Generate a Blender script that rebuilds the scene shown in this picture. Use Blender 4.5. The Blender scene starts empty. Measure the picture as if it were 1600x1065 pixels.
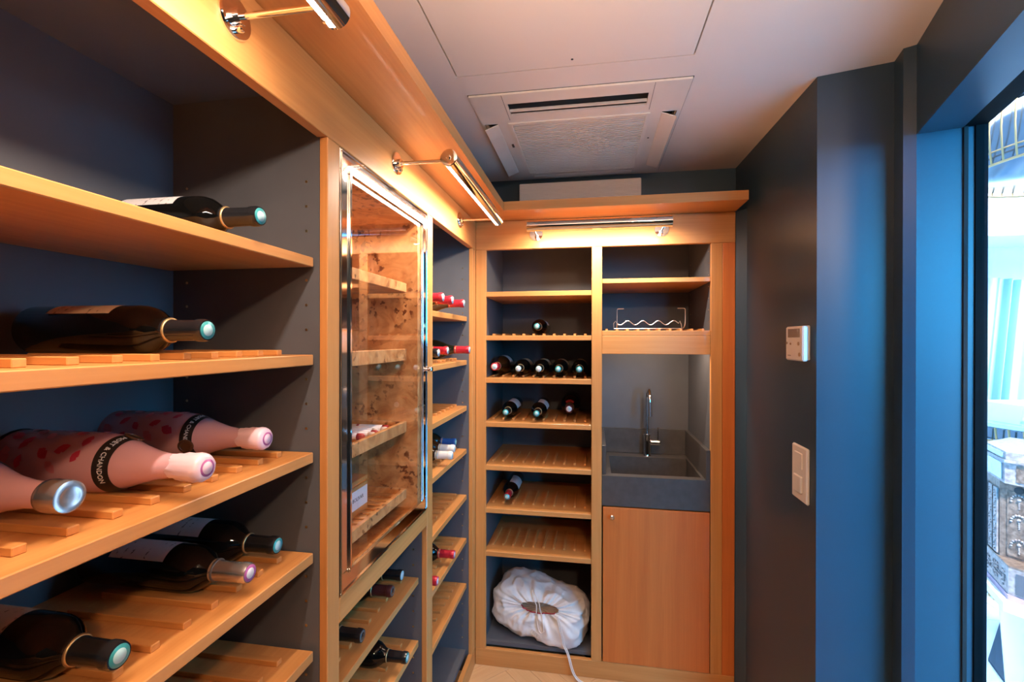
import bpy, bmesh, math, random
from math import sin, cos, pi, radians, sqrt
from mathutils import Vector, Matrix, noise
random.seed(7)
S = bpy.context.scene
COL = S.collection

# ------------------------------------------------------------------ camera
H = 1.48
yaw, pitch, roll = radians(9.65), radians(-.129), radians(.08)
fw = Vector((-sin(yaw)*cos(pitch), cos(yaw)*cos(pitch), sin(pitch)))
rt0 = Vector((cos(yaw), sin(yaw), 0)); up0 = rt0.cross(fw)
rt = rt0*cos(roll)+up0*sin(roll); up = -rt0*sin(roll)+up0*cos(roll)
cd = bpy.data.cameras.new('camera'); cam = bpy.data.objects.new('camera', cd); COL.objects.link(cam)
cd.sensor_width = 36; cd.lens = 739.5/1600*36; cd.clip_start = .02
M = Matrix((rt, up, -fw)).transposed().to_4x4(); M.translation = (0, 0, H); cam.matrix_world = M
S.camera = cam

# ------------------------------------------------------------------ world, exposure, large lights
w = bpy.data.worlds.new('world'); S.world = w; w.use_nodes = True
w.node_tree.nodes['Background'].inputs[0].default_value = (.4, .66, 1, 1)
w.node_tree.nodes['Background'].inputs[1].default_value = 0.4
S.view_settings.view_transform = 'Standard'; S.view_settings.look = 'None'
S.view_settings.gamma = 1; S.view_settings.use_curve_mapping = False
S.view_settings.exposure = 0.0
def area(name, loc, d, sx, sy, power, col, spread=None, xax=None):
    l = bpy.data.lights.new(name, 'AREA'); l.shape = 'RECTANGLE'; l.size = sx; l.size_y = sy
    l.energy = power; l.color = col
    if spread: l.spread = radians(spread)
    o = bpy.data.objects.new(name, l); COL.objects.link(o)
    z = -Vector(d).normalized(); x = Vector(xax or (1, 0, 0)); y = z.cross(x).normalized(); x = y.cross(z)
    m = Matrix((x, y, z)).transposed().to_4x4(); m.translation = loc; o.matrix_world = m
    return o
WARM = (1, .87, .72)
DAY = (.05, .49, 1)
area('window_daylight', (3.72, -.3, 2.0), (-1, .3, -.3), 3.8, 1.1, 290, DAY, xax=(.3, 1, 0))
area('near_window_daylight', (1.95, -2.7, 1.95), (-.2, 1, -.3), 2.1, 1.1, 380, DAY, xax=(1, .2, 0))
area('outer_fill', (2.7, 2.9, 2.58), (0, 0, -1), 1.8, 1.6, 160, (.95, .96, 1))  # added fill, whitens the outer room; no fitting there
area('register_fill', (1.25, .75, 2.55), (.18, 1.0, -1.65), .2, .2, 30, (1, .95, .9), spread=46)  # added white fill aimed at the cash register, not a real fitting
area('ceiling_fill', (.05, .1, 1.72), (0, .25, 1), .3, .3, 20, (1, .70, .50), spread=135)  # added warm fill that brightens the ceiling; no lamp stands here
area('front_fill', (.49, -.85, 2.2), (-.15, .9, -1), .12, .12, 16, (1, .68, .42))  # added warm fill on the cabinet fronts from behind the camera

# ------------------------------------------------------------------ materials
MATS = {}
def mat(name, col, rough=.5, metal=0, coat=0, spec=.5, emis=None, es=0):
    m = bpy.data.materials.new(name); m.use_nodes = True
    b = m.node_tree.nodes['Principled BSDF']
    b.inputs['Base Color'].default_value = (*col, 1); b.inputs['Roughness'].default_value = rough
    b.inputs['Metallic'].default_value = metal; b.inputs['Coat Weight'].default_value = coat
    b.inputs['Specular IOR Level'].default_value = spec
    if emis: b.inputs['Emission Color'].default_value = (*emis, 1); b.inputs['Emission Strength'].default_value = es
    MATS[name] = m; return m
def N(m, t, **k):
    n = m.node_tree.nodes.new(t)
    for a, b in k.items(): setattr(n, a, b)
    return n
def L(m, a, b): m.node_tree.links.new(a, b)
def ramp(m, stops, interp='LINEAR'):
    r = N(m, 'ShaderNodeValToRGB'); cr = r.color_ramp; cr.interpolation = interp
    while len(cr.elements) < len(stops): cr.elements.new(.5)
    for e, (p, c) in zip(cr.elements, stops): e.position = p; e.color = (*c, 1) if len(c) == 3 else c
    return r
def coords(m, scale):
    tc = N(m, 'ShaderNodeTexCoord'); mp = N(m, 'ShaderNodeMapping'); mp.inputs['Scale'].default_value = scale
    L(m, tc.outputs['Object'], mp.inputs[0])
    oi = N(m, 'ShaderNodeObjectInfo'); ad = N(m, 'ShaderNodeVectorMath', operation='SCALE'); ad.inputs[0].default_value = (17, 9, 13)
    L(m, oi.outputs['Random'], ad.inputs['Scale']); L(m, ad.outputs[0], mp.inputs['Location'])
    return mp
def wood(name, axis, c1, c2, rough=.42, bumpv=.05):
    m = mat(name, c1, rough, coat=.08, spec=.4); b = m.node_tree.nodes['Principled BSDF']
    s = [26, 26, 26]; s['xyz'.index(axis)] = .9
    mp = coords(m, s)
    n1 = N(m, 'ShaderNodeTexNoise'); n1.inputs['Scale'].default_value = 1; n1.inputs['Detail'].default_value = 5; n1.inputs['Distortion'].default_value = .6
    L(m, mp.outputs[0], n1.inputs[0])
    s2 = [150, 150, 150]; s2['xyz'.index(axis)] = 5
    mp2 = coords(m, s2); n2 = N(m, 'ShaderNodeTexNoise'); n2.inputs['Scale'].default_value = 1; n2.inputs['Detail'].default_value = 2
    L(m, mp2.outputs[0], n2.inputs[0])
    mx = N(m, 'ShaderNodeMix'); mx.data_type = 'FLOAT'; mx.inputs[0].default_value = .35
    L(m, n1.outputs[0], mx.inputs[2]); L(m, n2.outputs[0], mx.inputs[3])
    r = ramp(m, [(.3, c2), (.68, c1)]); L(m, mx.outputs[0], r.inputs[0]); L(m, r.outputs[0], b.inputs['Base Color'])
    bp = N(m, 'ShaderNodeBump'); bp.inputs['Strength'].default_value = bumpv; bp.inputs['Distance'].default_value = .001
    L(m, n2.outputs[0], bp.inputs['Height']); L(m, bp.outputs[0], b.inputs['Normal'])
    return m
OAK1, OAK2 = (.67, .295, .088), (.54, .205, .052)
for ax in 'xyz': wood('oak_'+ax, ax, OAK1, OAK2)
wood('door_oak', 'z', (.68, .185, .036), (.57, .135, .024))
wood('floor_oak', 'x', (.70, .43, .22), (.60, .34, .16), .35)
wood('register_stand_wood', 'x', (.55, .45, .35), (.45, .36, .28), .4)
def burl():
    m = mat('burl', (.7, .42, .2), .3, coat=.3); b = m.node_tree.nodes['Principled BSDF']
    mp = coords(m, (1, 1, 1))
    a = N(m, 'ShaderNodeTexNoise'); a.inputs['Scale'].default_value = 14; a.inputs['Detail'].default_value = 6; a.inputs['Distortion'].default_value = 2.2
    L(m, mp.outputs[0], a.inputs[0])
    r = ramp(m, [(.3, (.55, .23, .075)), (.55, (.78, .41, .16)), (.75, (.84, .50, .23))]); L(m, a.outputs[0], r.inputs[0])
    v = N(m, 'ShaderNodeTexNoise'); v.inputs['Scale'].default_value = 60; v.inputs['Detail'].default_value = 3
    L(m, mp.outputs[0], v.inputs[0]); r2 = ramp(m, [(.55, (0, 0, 0)), (.61, (1, 1, 1))]); L(m, v.outputs[0], r2.inputs[0])
    g = N(m, 'ShaderNodeTexNoise'); g.inputs['Scale'].default_value = 9; L(m, mp.outputs[0], g.inputs[0])
    r3 = ramp(m, [(.47, (0, 0, 0)), (.58, (1, 1, 1))]); L(m, g.outputs[0], r3.inputs[0])
    mu = N(m, 'ShaderNodeMix'); mu.data_type = 'RGBA'; mu.blend_type = 'MULTIPLY'; mu.inputs[0].default_value = 1
    L(m, r2.outputs[0], mu.inputs[6]); L(m, r3.outputs[0], mu.inputs[7])
    mx = N(m, 'ShaderNodeMix'); mx.data_type = 'RGBA'; L(m, mu.outputs[2], mx.inputs[0]); L(m, r.outputs[0], mx.inputs[6]); mx.inputs[7].default_value = (.22, .07, .025, 1)
    L(m, mx.outputs[2], b.inputs['Base Color'])
burl()
def noisy(name, c1, c2, scale, rough, rv=0, bump=0, **k):
    m = mat(name, c1, rough, **k); b = m.node_tree.nodes['Principled BSDF']; mp = coords(m, (1, 1, 1))
    n = N(m, 'ShaderNodeTexNoise'); n.inputs['Scale'].default_value = scale; n.inputs['Detail'].default_value = 4; L(m, mp.outputs[0], n.inputs[0])
    r = ramp(m, [(.35, c2), (.65, c1)]); L(m, n.outputs[0], r.inputs[0]); L(m, r.outputs[0], b.inputs['Base Color'])
    if rv:
        q = N(m, 'ShaderNodeMapRange'); q.inputs[3].default_value = rough-rv; q.inputs[4].default_value = rough+rv
        L(m, n.outputs[0], q.inputs[0]); L(m, q.outputs[0], b.inputs['Roughness'])
    if bump:
        bp = N(m, 'ShaderNodeBump'); bp.inputs['Strength'].default_value = bump; bp.inputs['Distance'].default_value = .004
        L(m, n.outputs[0], bp.inputs['Height']); L(m, bp.outputs[0], b.inputs['Normal'])
    return m
noisy('wall_paint', (.027, .055, .084), (.026, .0535, .082), 2, .36)
noisy('carcass_grey', (.110, .108, .118), (.100, .098, .108), 9, .5)
noisy('ceiling_white', (.80, .69, .60), (.78, .67, .58), 3, .7)
noisy('ac_plastic', (.78, .71, .62), (.72, .65, .56), 7, .45)
noisy('stone', (.085, .074, .070), (.070, .060, .056), 30, .3, .05)
noisy('outer_white', (.85, .87, .88), (.82, .84, .86), 4, .5)
noisy('tile', (.80, .83, .86), (.68, .73, .78), 5, .25)
noisy('cloth', (.86, .80, .77), (.76, .69, .66), 18, .9)
noisy('register_metal', (.20, .145, .115), (.09, .06, .045), 60, .38, 0, .5, metal=.55)
noisy('register_metal_pale', (.30, .27, .27), (.17, .14, .14), 60, .35, 0, .5, metal=.5)
mat('gap_black', (.006, .006, .007), .6)
mat('frame_black', (.003, .004, .005), .7, spec=.05)
mat('brush_seal', (.015, .015, .016), .95)
mat('chrome', (.88, .85, .84), .07, 1)
mat('satin_nickel', (.75, .68, .62), .3, 1)
mat('brass', (.85, .6, .3), .3, 1)
mat('slot_dark', (.05, .045, .04), .7)
mat('white_plastic', (.80, .72, .64), .4)
mat('display_grey', (.22, .17, .15), .25)
mat('button_tan', (.42, .28, .18), .4)
mat('lamp_glow', (1, .95, .85), .4, emis=(1, .92, .82), es=22)
mat('led_glow', (1, .9, .75), .4, emis=(1, .8, .6), es=4)
mat('glass_black', (.003, .003, .003), .05, spec=.45)
mat('glass_green', (.008, .012, .006), .05, spec=.5)
mat('glass_brown', (.03, .011, .004), .05, spec=.5)
mat('foil_black', (.012, .012, .014), .22, coat=.3)
mat('foil_red', (.50, .02, .035), .28, metal=.3)
mat('foil_maroon', (.09, .02, .02), .35, metal=.2)
mat('foil_blue', (.03, .12, .42), .3, metal=.3)
mat('foil_white', (.72, .66, .60), .4)
mat('foil_silver', (.72, .68, .66), .25, .9)
mat('foil_grey', (.10, .09, .09), .35)
mat('gold_line', (.62, .42, .2), .35, .7)
mat('pink_glass', (.66, .35, .37), .22, coat=.4)
mat('pink_foil', (.88, .60, .66), .3, coat=.2)
mat('pink_ring', (.42, .10, .30), .4)
mat('lip_red', (.55, .035, .075), .35)
mat('lip_soft', (.62, .17, .19), .35)
mat('ribbon_black', (.02, .014, .012), .35)
mat('letter_white', (.8, .75, .72), .5)
mat('seal_bronze', (.13, .055, .025), .35, .4)
mat('ink', (.05, .04, .05), .6)
mat('card_white', (.85, .82, .84), .5)
mat('cigar_white', (.85, .80, .78), .4)
mat('cigar_red', (.45, .03, .04), .4)
mat('wire_steel', (.70, .62, .58), .3, .8)
mat('cord_white', (.80, .72, .68), .6)
mat('bin_plastic', (.80, .86, .92), .25)
mat('mat_blue', (.02, .04, .065), .8)
mat('gold', (.42, .27, .12), .35, .6)
mat('smoked_mirror', (.13, .17, .22), .15, .8)
mat('pale_glass', (.50, .68, .82), .08, .6)
mat('purple_base', (.20, .15, .25), .4)
mat('cream_base', (.72, .66, .62), .5)
mat('dark_panel', (.045, .05, .065), .35)
def label_mat(name, paper, ink):
    m = mat(name, paper, .65); b = m.node_tree.nodes['Principled BSDF']
    mp = coords(m, (1, 1, 1)); wv = N(m, 'ShaderNodeTexWave', wave_type='BANDS', bands_direction='Z'); wv.inputs['Scale'].default_value = 22; wv.inputs['Distortion'].default_value = .2
    L(m, mp.outputs[0], wv.inputs[0]); r = ramp(m, [(.82, (0, 0, 0)), (.9, (1, 1, 1))]); L(m, wv.outputs[0], r.inputs[0])
    n = N(m, 'ShaderNodeTexNoise'); n.inputs['Scale'].default_value = 190; L(m, mp.outputs[0], n.inputs[0])
    r2 = ramp(m, [(.5, (0, 0, 0)), (.56, (1, 1, 1))]); L(m, n.outputs[0], r2.inputs[0])
    g = N(m, 'ShaderNodeTexNoise'); g.inputs['Scale'].default_value = 28; L(m, mp.outputs[0], g.inputs[0])
    r3 = ramp(m, [(.5, (0, 0, 0)), (.55, (.8, .8, .8))]); L(m, g.outputs[0], r3.inputs[0])
    a = N(m, 'ShaderNodeMath', operation='MULTIPLY'); L(m, r.outputs[0], a.inputs[0]); L(m, r2.outputs[0], a.inputs[1])
    c = N(m, 'ShaderNodeMath', operation='MULTIPLY'); L(m, a.outputs[0], c.inputs[0]); L(m, r3.outputs[0], c.inputs[1])
    mx = N(m, 'ShaderNodeMix'); mx.data_type = 'RGBA'; L(m, c.outputs[0], mx.inputs[0]); mx.inputs[6].default_value = (*paper, 1); mx.inputs[7].default_value = (*ink, 1)
    L(m, mx.outputs[2], b.inputs['Base Color'])
label_mat('label_white', (.62, .57, .58), (.08, .05, .05))
label_mat('label_tan', (.60, .42, .28), (.12, .06, .04))
label_mat('label_red', (.50, .03, .03), (.1, .01, .01))
def glass(name, tint, ior):
    m = bpy.data.materials.new(name); m.use_nodes = True; nt = m.node_tree; nt.nodes.clear()
    o = N(m, 'ShaderNodeOutputMaterial'); t = N(m, 'ShaderNodeBsdfTransparent'); t.inputs[0].default_value = (*tint, 1)
    g = N(m, 'ShaderNodeBsdfGlossy'); g.inputs['Roughness'].default_value = .01; f = N(m, 'ShaderNodeFresnel'); f.inputs[0].default_value = ior
    ge = N(m, 'ShaderNodeNewGeometry'); iv = N(m, 'ShaderNodeMath', operation='SUBTRACT'); iv.inputs[0].default_value = 1; L(m, ge.outputs['Backfacing'], iv.inputs[1])
    fm = N(m, 'ShaderNodeMath', operation='MULTIPLY'); L(m, f.outputs[0], fm.inputs[0]); L(m, iv.outputs[0], fm.inputs[1])
    mx = N(m, 'ShaderNodeMixShader'); L(m, fm.outputs[0], mx.inputs[0]); L(m, t.outputs[0], mx.inputs[1]); L(m, g.outputs[0], mx.inputs[2]); L(m, mx.outputs[0], o.inputs[0])
    MATS[name] = m
glass('pane_glass', (.98, .94, .92), 1.85)
glass('door_glass', (.97, .99, 1), 1.3)
def curtain_mat():
    m = mat('curtain_cloth', (.8, .85, .9), .8); b = m.node_tree.nodes['Principled BSDF']
    mp = coords(m, (1, 1, 1)); wv = N(m, 'ShaderNodeTexWave', wave_type='BANDS', bands_direction='X'); wv.inputs['Scale'].default_value = 5
    L(m, mp.outputs[0], wv.inputs[0]); r = ramp(m, [(.4, (.82, .84, .86)), (.6, (.30, .48, .62))]); L(m, wv.outputs[0], r.inputs[0]); L(m, r.outputs[0], b.inputs['Base Color'])
curtain_mat()

# ------------------------------------------------------------------ mesh helpers
def basis(d):
    d = Vector(d).normalized(); a = Vector((0, 0, 1)) if abs(d.z) < .9 else Vector((1, 0, 0))
    x = d.cross(a).normalized(); return x, d.cross(x).normalized(), d
class MB:
    def __init__(s): s.v = []; s.f = []; s.sm = []
    def add(s, vs, fs, smooth=False):
        k = len(s.v); s.v += [tuple(v) for v in vs]; s.f += [tuple(i+k for i in f) for f in fs]; s.sm += [smooth]*len(fs); return s
    def box(s, x0, x1, y0, y1, z0, z1):
        v = [(x, y, z) for z in (z0, z1) for y in (y0, y1) for x in (x0, x1)]
        return s.add(v, [(0, 2, 3, 1), (4, 5, 7, 6), (0, 1, 5, 4), (2, 6, 7, 3), (0, 4, 6, 2), (1, 3, 7, 5)])
    def bbox(s, x0, x1, y0, y1, z0, z1, b=.0015):
        bm = bmesh.new(); bmesh.ops.create_cube(bm, size=1)
        for v in bm.verts: v.co = Vector(((x0+x1)/2+v.co.x*(x1-x0), (y0+y1)/2+v.co.y*(y1-y0), (z0+z1)/2+v.co.z*(z1-z0)))
        b = min(b, (x1-x0)*.4, (y1-y0)*.4, (z1-z0)*.4)
        bmesh.ops.bevel(bm, geom=list(bm.edges), offset=b, segments=1, affect='EDGES'); bm.verts.index_update()
        s.add([v.co.copy() for v in bm.verts], [[v.index for v in f.verts] for f in bm.faces]); bm.free(); return s
    def prism(s, poly, z0, z1):
        n = len(poly); ar = sum(poly[i][0]*poly[(i+1) % n][1]-poly[(i+1) % n][0]*poly[i][1] for i in range(n))
        if ar < 0: poly = poly[::-1]
        v = [(x, y, z0) for x, y in poly]+[(x, y, z1) for x, y in poly]
        return s.add(v, [tuple(range(n))[::-1], tuple(range(n, 2*n))]+[(i, (i+1) % n, n+(i+1) % n, n+i) for i in range(n)])
    def lathe(s, prof, org=(0, 0, 0), d=(0, 0, 1), n=24, smooth=True):
        x, y, z = basis(d) if tuple(d) != (0, 0, 1) else (Vector((1, 0, 0)), Vector((0, 1, 0)), Vector((0, 0, 1)))
        o = Vector(org); v = []; f = []
        for h, r in prof:
            for i in range(n):
                a = 2*pi*i/n; v.append(o+z*h+(x*cos(a)+y*sin(a))*r)
        m = len(prof)
        for j in range(m-1):
            for i in range(n):
                f.append((j*n+i, j*n+(i+1) % n, (j+1)*n+(i+1) % n, (j+1)*n+i))
        f.append(tuple(range(n))[::-1]); f.append(tuple((m-1)*n+i for i in range(n)))
        return s.add(v, f, smooth)
    def cyl(s, p, q, r, n=16, r2=None, smooth=True):
        p, q = Vector(p), Vector(q); return s.lathe([(0, r), ((q-p).length, r if r2 is None else r2)], p, (q-p), n, smooth)
    def tube(s, pts, r, n=8):
        pts = [Vector(p) for p in pts]; v = []; f = []
        t = (pts[1]-pts[0]).normalized(); x, y, _ = basis(t)
        for k, p in enumerate(pts):
            a = pts[max(k-1, 0)]; b = pts[min(k+1, len(pts)-1)]; t = (b-a).normalized()
            x = (x-t*x.dot(t)).normalized(); y = t.cross(x)
            for i in range(n): v.append(p+(x*cos(2*pi*i/n)+y*sin(2*pi*i/n))*r)
        for k in range(len(pts)-1):
            for i in range(n): f.append((k*n+i, k*n+(i+1) % n, (k+1)*n+(i+1) % n, (k+1)*n+i))
        f.append(tuple(range(n))[::-1]); f.append(tuple((len(pts)-1)*n+i for i in range(n)))
        return s.add(v, f, True)
    def ball(s, c, r, sc=(1, 1, 1), n=10):
        v = []; f = []; m = n//2+1
        for j in range(m+1):
            t = pi*j/m
            for i in range(n): a = 2*pi*i/n; v.append((c[0]+r*sc[0]*sin(t)*cos(a), c[1]+r*sc[1]*sin(t)*sin(a), c[2]+r*sc[2]*cos(t)))
        for j in range(m):
            for i in range(n): f.append((j*n+i, (j+1)*n+i, (j+1)*n+(i+1) % n, j*n+(i+1) % n))
        return s.add(v, f, True)
    def mesh(s, name, m):
        me = bpy.data.meshes.new(name); me.from_pydata(s.v, [], s.f); me.polygons.foreach_set('use_smooth', s.sm)
        for x in (m if isinstance(m, list) else [m]): me.materials.append(MATS[x])
        me.update(); return me
    def build(s, name, m, parent=None, label=None, kind=None, offset=None):
        me = s.mesh(name, m); o = bpy.data.objects.new(name, me); COL.objects.link(o)
        if parent: o.parent = parent
        if offset: o.location = offset
        if any(s.sm):
            md = None
        if label: o['label'] = label
        if kind: o['kind'] = kind
        return o
def shade(o, ang=35):
    me = o.data
    try: me.set_sharp_from_angle(angle=radians(ang))
    except Exception: pass
    return o
def thing(name, label, cat, loc=(0, 0, 0), group=None, rot=None):
    o = bpy.data.objects.new(name, None); COL.objects.link(o); o.location = loc
    if rot is not None: o.rotation_euler = rot
    o.empty_display_size = .02; o['label'] = label; o['category'] = cat
    if group: o['group'] = group
    return o
def tag(o, label, cat, group=None):
    o['label'] = label; o['category'] = cat
    if group: o['group'] = group
    return o
def structure(o): o['kind'] = 'structure'; return o
def B(*a, **k): return MB().bbox(*a, **k)
def at(root, mb):          # world-coordinate mesh under a placed root
    x, y, z = root.location; mb.v = [(a-x, b-y, c-z) for a, b, c in mb.v]; return mb
def part(root, mb, name, m, label=None, kind=None, sharp=True):
    o = at(root, mb).build(name, m, root, label, kind)
    if sharp and any(mb.sm): shade(o)
    return o
def sub(root, p, mb, name, m, label=None, kind=None):
    o = at(root, mb).build(name, m, p, label, kind)
    if any(mb.sm): shade(o)
    return o
def text_mesh(txt, size, extrude=.0002):
    c = bpy.data.curves.new('t', 'FONT'); c.body = txt; c.size = size; c.extrude = extrude; c.align_x = 'CENTER'; c.align_y = 'CENTER'; c.resolution_u = 2
    o = bpy.data.objects.new('t', c); COL.objects.link(o); dg = bpy.context.evaluated_depsgraph_get(); dg.update()
    me = bpy.data.meshes.new_from_object(o.evaluated_get(dg)); v = [tuple(x.co) for x in me.vertices]; f = [tuple(p.vertices) for p in me.polygons]
    bpy.data.objects.remove(o); bpy.data.curves.remove(c); bpy.data.meshes.remove(me); return v, f

# ------------------------------------------------------------------ constants of the room
A = -.5255          # face of the left cabinets (plane X = A)
D = 2.1             # face of the back cabinets (plane Y = D)
XL = -.884          # back panels of the left cabinets
YB = 2.55           # back panels of the back cabinets
XR = .5864
ZB, ZT, ZC = 1.888, 2.0166, 2.0528
CEIL = 2.2303
XW = .63
PL = .0767
YN = -.62

# ------------------------------------------------------------------ setting
P0 = Vector((.81, 1.357)); dd = Vector((-.276, -.961)); nn = Vector((.961, -.276))
P = lambda t, n: tuple(P0+dd*t+nn*n)
DW = .62
structure(MB().prism([(.604, 2.75), (XW, 1.476), (.80, 1.43), (.787, 1.370), P(0, 0), P(0, .09), P(-.1, .13), (1.05, 1.6), (1.05, 2.75)], 0, CEIL+.3).build('wall_right', 'wall_paint'))
structure(MB().prism([P(DW, 0), (.54, -1.3), (.68, -1.3), P(DW, .09)], 0, CEIL+.3).build('wall_door', 'wall_paint'))
structure(MB().prism([P(0, 0), P(DW, 0), P(DW, .09), P(0, .09)], 2.003, CEIL+.3).build('wall_lintel', 'wall_paint'))
structure(MB().box(-.7, XW, 2.2, 2.22, ZC-.04, CEIL).build('wall_back', 'wall_paint'))
structure(MB().box(-1.0, 1.0, 2.62, 2.75, 0, CEIL).build('wall_rear', 'wall_paint'))
structure(MB().box(-1.05, -.95, -1.3, 2.75, 0, CEIL).build('wall_left', 'wall_paint'))
structure(MB().box(-.62, -.60, -1.3, 2.2, ZC-.02, CEIL).build('wall_bulkhead', 'wall_paint'))
structure(MB().box(-1.05, .8, -1.35, -1.3, 0, CEIL).build('wall_near', 'wall_paint'))
structure(MB().prism([(.5875, 2.101), (.6295, 2.040), (.6295, 2.4), (.5875, 2.4)], 0, 2.015).build('trim_1', 'wall_paint'))
# ceiling with a recessed seam around the access panel
cx0, cx1, cy0, cy1 = -.385, .264, .30, 1.31; g = .004
def ringpanel(m, xo0, xo1, yo0, yo1, hs, z0, z1):
    xs = sorted({xo0, xo1, *[h[0] for h in hs], *[h[1] for h in hs]}); ys = sorted({yo0, yo1, *[h[2] for h in hs], *[h[3] for h in hs]})
    for i in range(len(xs)-1):
        for j in range(len(ys)-1):
            cx, cy = (xs[i]+xs[i+1])/2, (ys[j]+ys[j+1])/2
            if any(h[0] < cx < h[1] and h[2] < cy < h[3] for h in hs): continue
            m.box(xs[i], xs[i+1], ys[j], ys[j+1], z0, z1)
    return m
ceiling = structure(ringpanel(MB(), -1.05, 1.1, -1.35, 2.75, [(cx0, cx1, cy0, cy1), (-.36, .265, 1.425, 2.14)], CEIL, CEIL+.05).build('ceiling', 'ceiling_white'))
MB().bbox(cx0+g, cx1-g, cy0+g, cy1-g, CEIL-.0012, CEIL+.03, b=.001).build('access_panel', 'ceiling_white', ceiling)
MB().box(cx0, cx1, cy0, cy1, CEIL+.03, CEIL+.05).build('panel_recess', 'gap_black', ceiling)
MB().cyl((-.0548, 1.274, CEIL-.002), (-.0548, 1.274, CEIL), .0035, 10).build('panel_screw', 'gap_black', ceiling)
# herringbone floor
fl = structure(MB().box(-1.0, 1.0, -1.3, 2.7, -.05, -.009).build('floor', 'gap_black'))
W_, L_ = .09, .45
pk = None
def clip_keep(cx, cy): return -.60 < cx < .90 and -1.2 < cy < 2.35
proto = MB().bbox(-L_/2+.0006, L_/2-.0006, -W_/2+.0006, W_/2-.0006, -.009, 0, b=.0008).mesh('plank', 'floor_oak')
cnt = 0
a45 = radians(45)
for i in range(-40, 40):
    for j in range(-9, 9):
        for k in (0, 1):
            # herringbone lattice in rotated frame
            u = i*W_ + j*2*L_ * 0 + (j*L_*2 if False else 0); 
            bx = i*W_ + j*(L_+W_)*0; by = 0
            # translation vectors: (W,W) and (2L,0)
            ox = i*W_ + j*2*L_; oy = i*W_
            if k == 0: px, py, ra = ox+L_/2, oy+W_/2, 0
            else: px, py, ra = ox+L_+W_/2-0, oy+W_-L_/2+0, pi/2
            X = px*cos(a45)-py*sin(a45); Y = px*sin(a45)+py*cos(a45)+.3
            if not clip_keep(X, Y) or (X > .62 and Y > 1.2): continue
            o = bpy.data.objects.new('plank', proto); COL.objects.link(o); o.parent = fl
            o.location = (X, Y, 0); o.rotation_euler = (0, 0, a45+ra); cnt += 1

# ------------------------------------------------------------------ cabinets
def pinholes(root, pts, axis):
    m = MB()
    for (x, y, z) in pts:
        d = {'y': (0, 1, 0), 'x': (1, 0, 0)}[axis]
        m.lathe([(-.0008, .0028), (.0008, .0028)], (x, y, z), d, 8, False)
    part(root, m, 'shelf_pin_hole', 'brass', kind='stuff')
def holes(z0, z1): 
    n = int((z1-z0)/.05); return [z0+.05*i for i in range(n+1)]
def shelf_left(root, y0, y1, top, ribs, th=.021, xf=-.552):
    sh = part(root, B(XL+.001, xf, y0, y1, top-th, top), 'shelf', 'oak_y')
    for ry in ribs: sub(root, sh, B(-.80, -.592, ry-.007, ry+.007, top, top+.010, b=.001), 'rib', 'oak_x')
    return sh
def shelf_back(root, x0, x1, top, ribs, th=.022, yf=D+.003):
    sh = part(root, B(x0, x1, yf, YB-.001, top-th, top), 'shelf', 'oak_x')
    for rx in ribs: sub(root, sh, B(rx-.0055, rx+.0055, D+.072, D+.27, top, top+.009, b=.001), 'rib', 'oak_y')
    return sh
# --- left run, nearest bay
def carcass_left(root, y0, y1, ztop=1.981, zbot=.096):
    part(root, MB().box(XL-.016, XL, y0-.018, y1+.018, 0, ztop), 'back_panel', 'carcass_grey')
    part(root, MB().box(XL, A-.018, y0-.018, y0, 0, ztop), 'side_panel', 'carcass_grey')
    part(root, MB().box(XL, A-.018, y1, y1+.018, 0, ztop), 'side_panel', 'carcass_grey')
    part(root, MB().box(XL-.016, A-.022, y0-.018, y1+.018, ztop, ztop+.018), 'top_panel', 'carcass_grey')
    part(root, MB().box(XL, A-.03, y0, y1, zbot-.018, zbot), 'bottom_panel', 'carcass_grey')
c1 = thing('wine_cabinet', 'nearest open wine cabinet with the widest shelves, holding the pink bottles', 'cabinet', (A-.18, .2, 0))
y0, y1 = -.57, .8766
carcass_left(c1, y0, y1)
part(c1, B(A-.018, A, y1, .9228-.0005, PL, ZB), 'post', 'oak_z')
part(c1, B(A-.018, A, y0-.05, y0, PL, ZB), 'post', 'oak_z')
ribs1 = [.507+.0523*k for k in range(-14, 7)]
for t in (1.6445,): shelf_left(c1, y0+.001, y1-.007, t, [], th=.019)
for t in (1.450, 1.254, 1.052, .855, .66, .46, .26): shelf_left(c1, y0+.001, y1-.007, t, ribs1)
pinholes(c1, [(x, y1, z) for x in (-.572, -.85) for z in holes(.2, 1.8) if min(abs(z-q) for q in (1.6445, 1.45, 1.254, 1.052, .855, .66)) > .012], 'y')
# --- left run, humidor bay
c2 = thing('wine_cabinet', 'middle left cabinet with a humidor above and two open bottle shelves below', 'cabinet', (A-.18, 1.2, 0))
y0, y1 = .9228, 1.459
carcass_left(c2, y0, y1)
part(c2, B(A-.018, A, y1, 1.5117, PL, ZB), 'post', 'oak_z')
part(c2, B(A-.022, A+.0005, y0, y1, .8815, .9335), 'rail', 'oak_y')
ribs2 = [1.198+.053*k for k in range(-5, 5) if 1.198+.053*k < 1.44]
for t in (.7136, .511, .31): shelf_left(c2, y0+.001, y1-.005, t, ribs2)
pinholes(c2, [(x, y1, z) for x in (-.572, -.85) for z in holes(.2, .86) if min(abs(z-q) for q in (.7136, .511, .31)) > .015], 'y')
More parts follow.
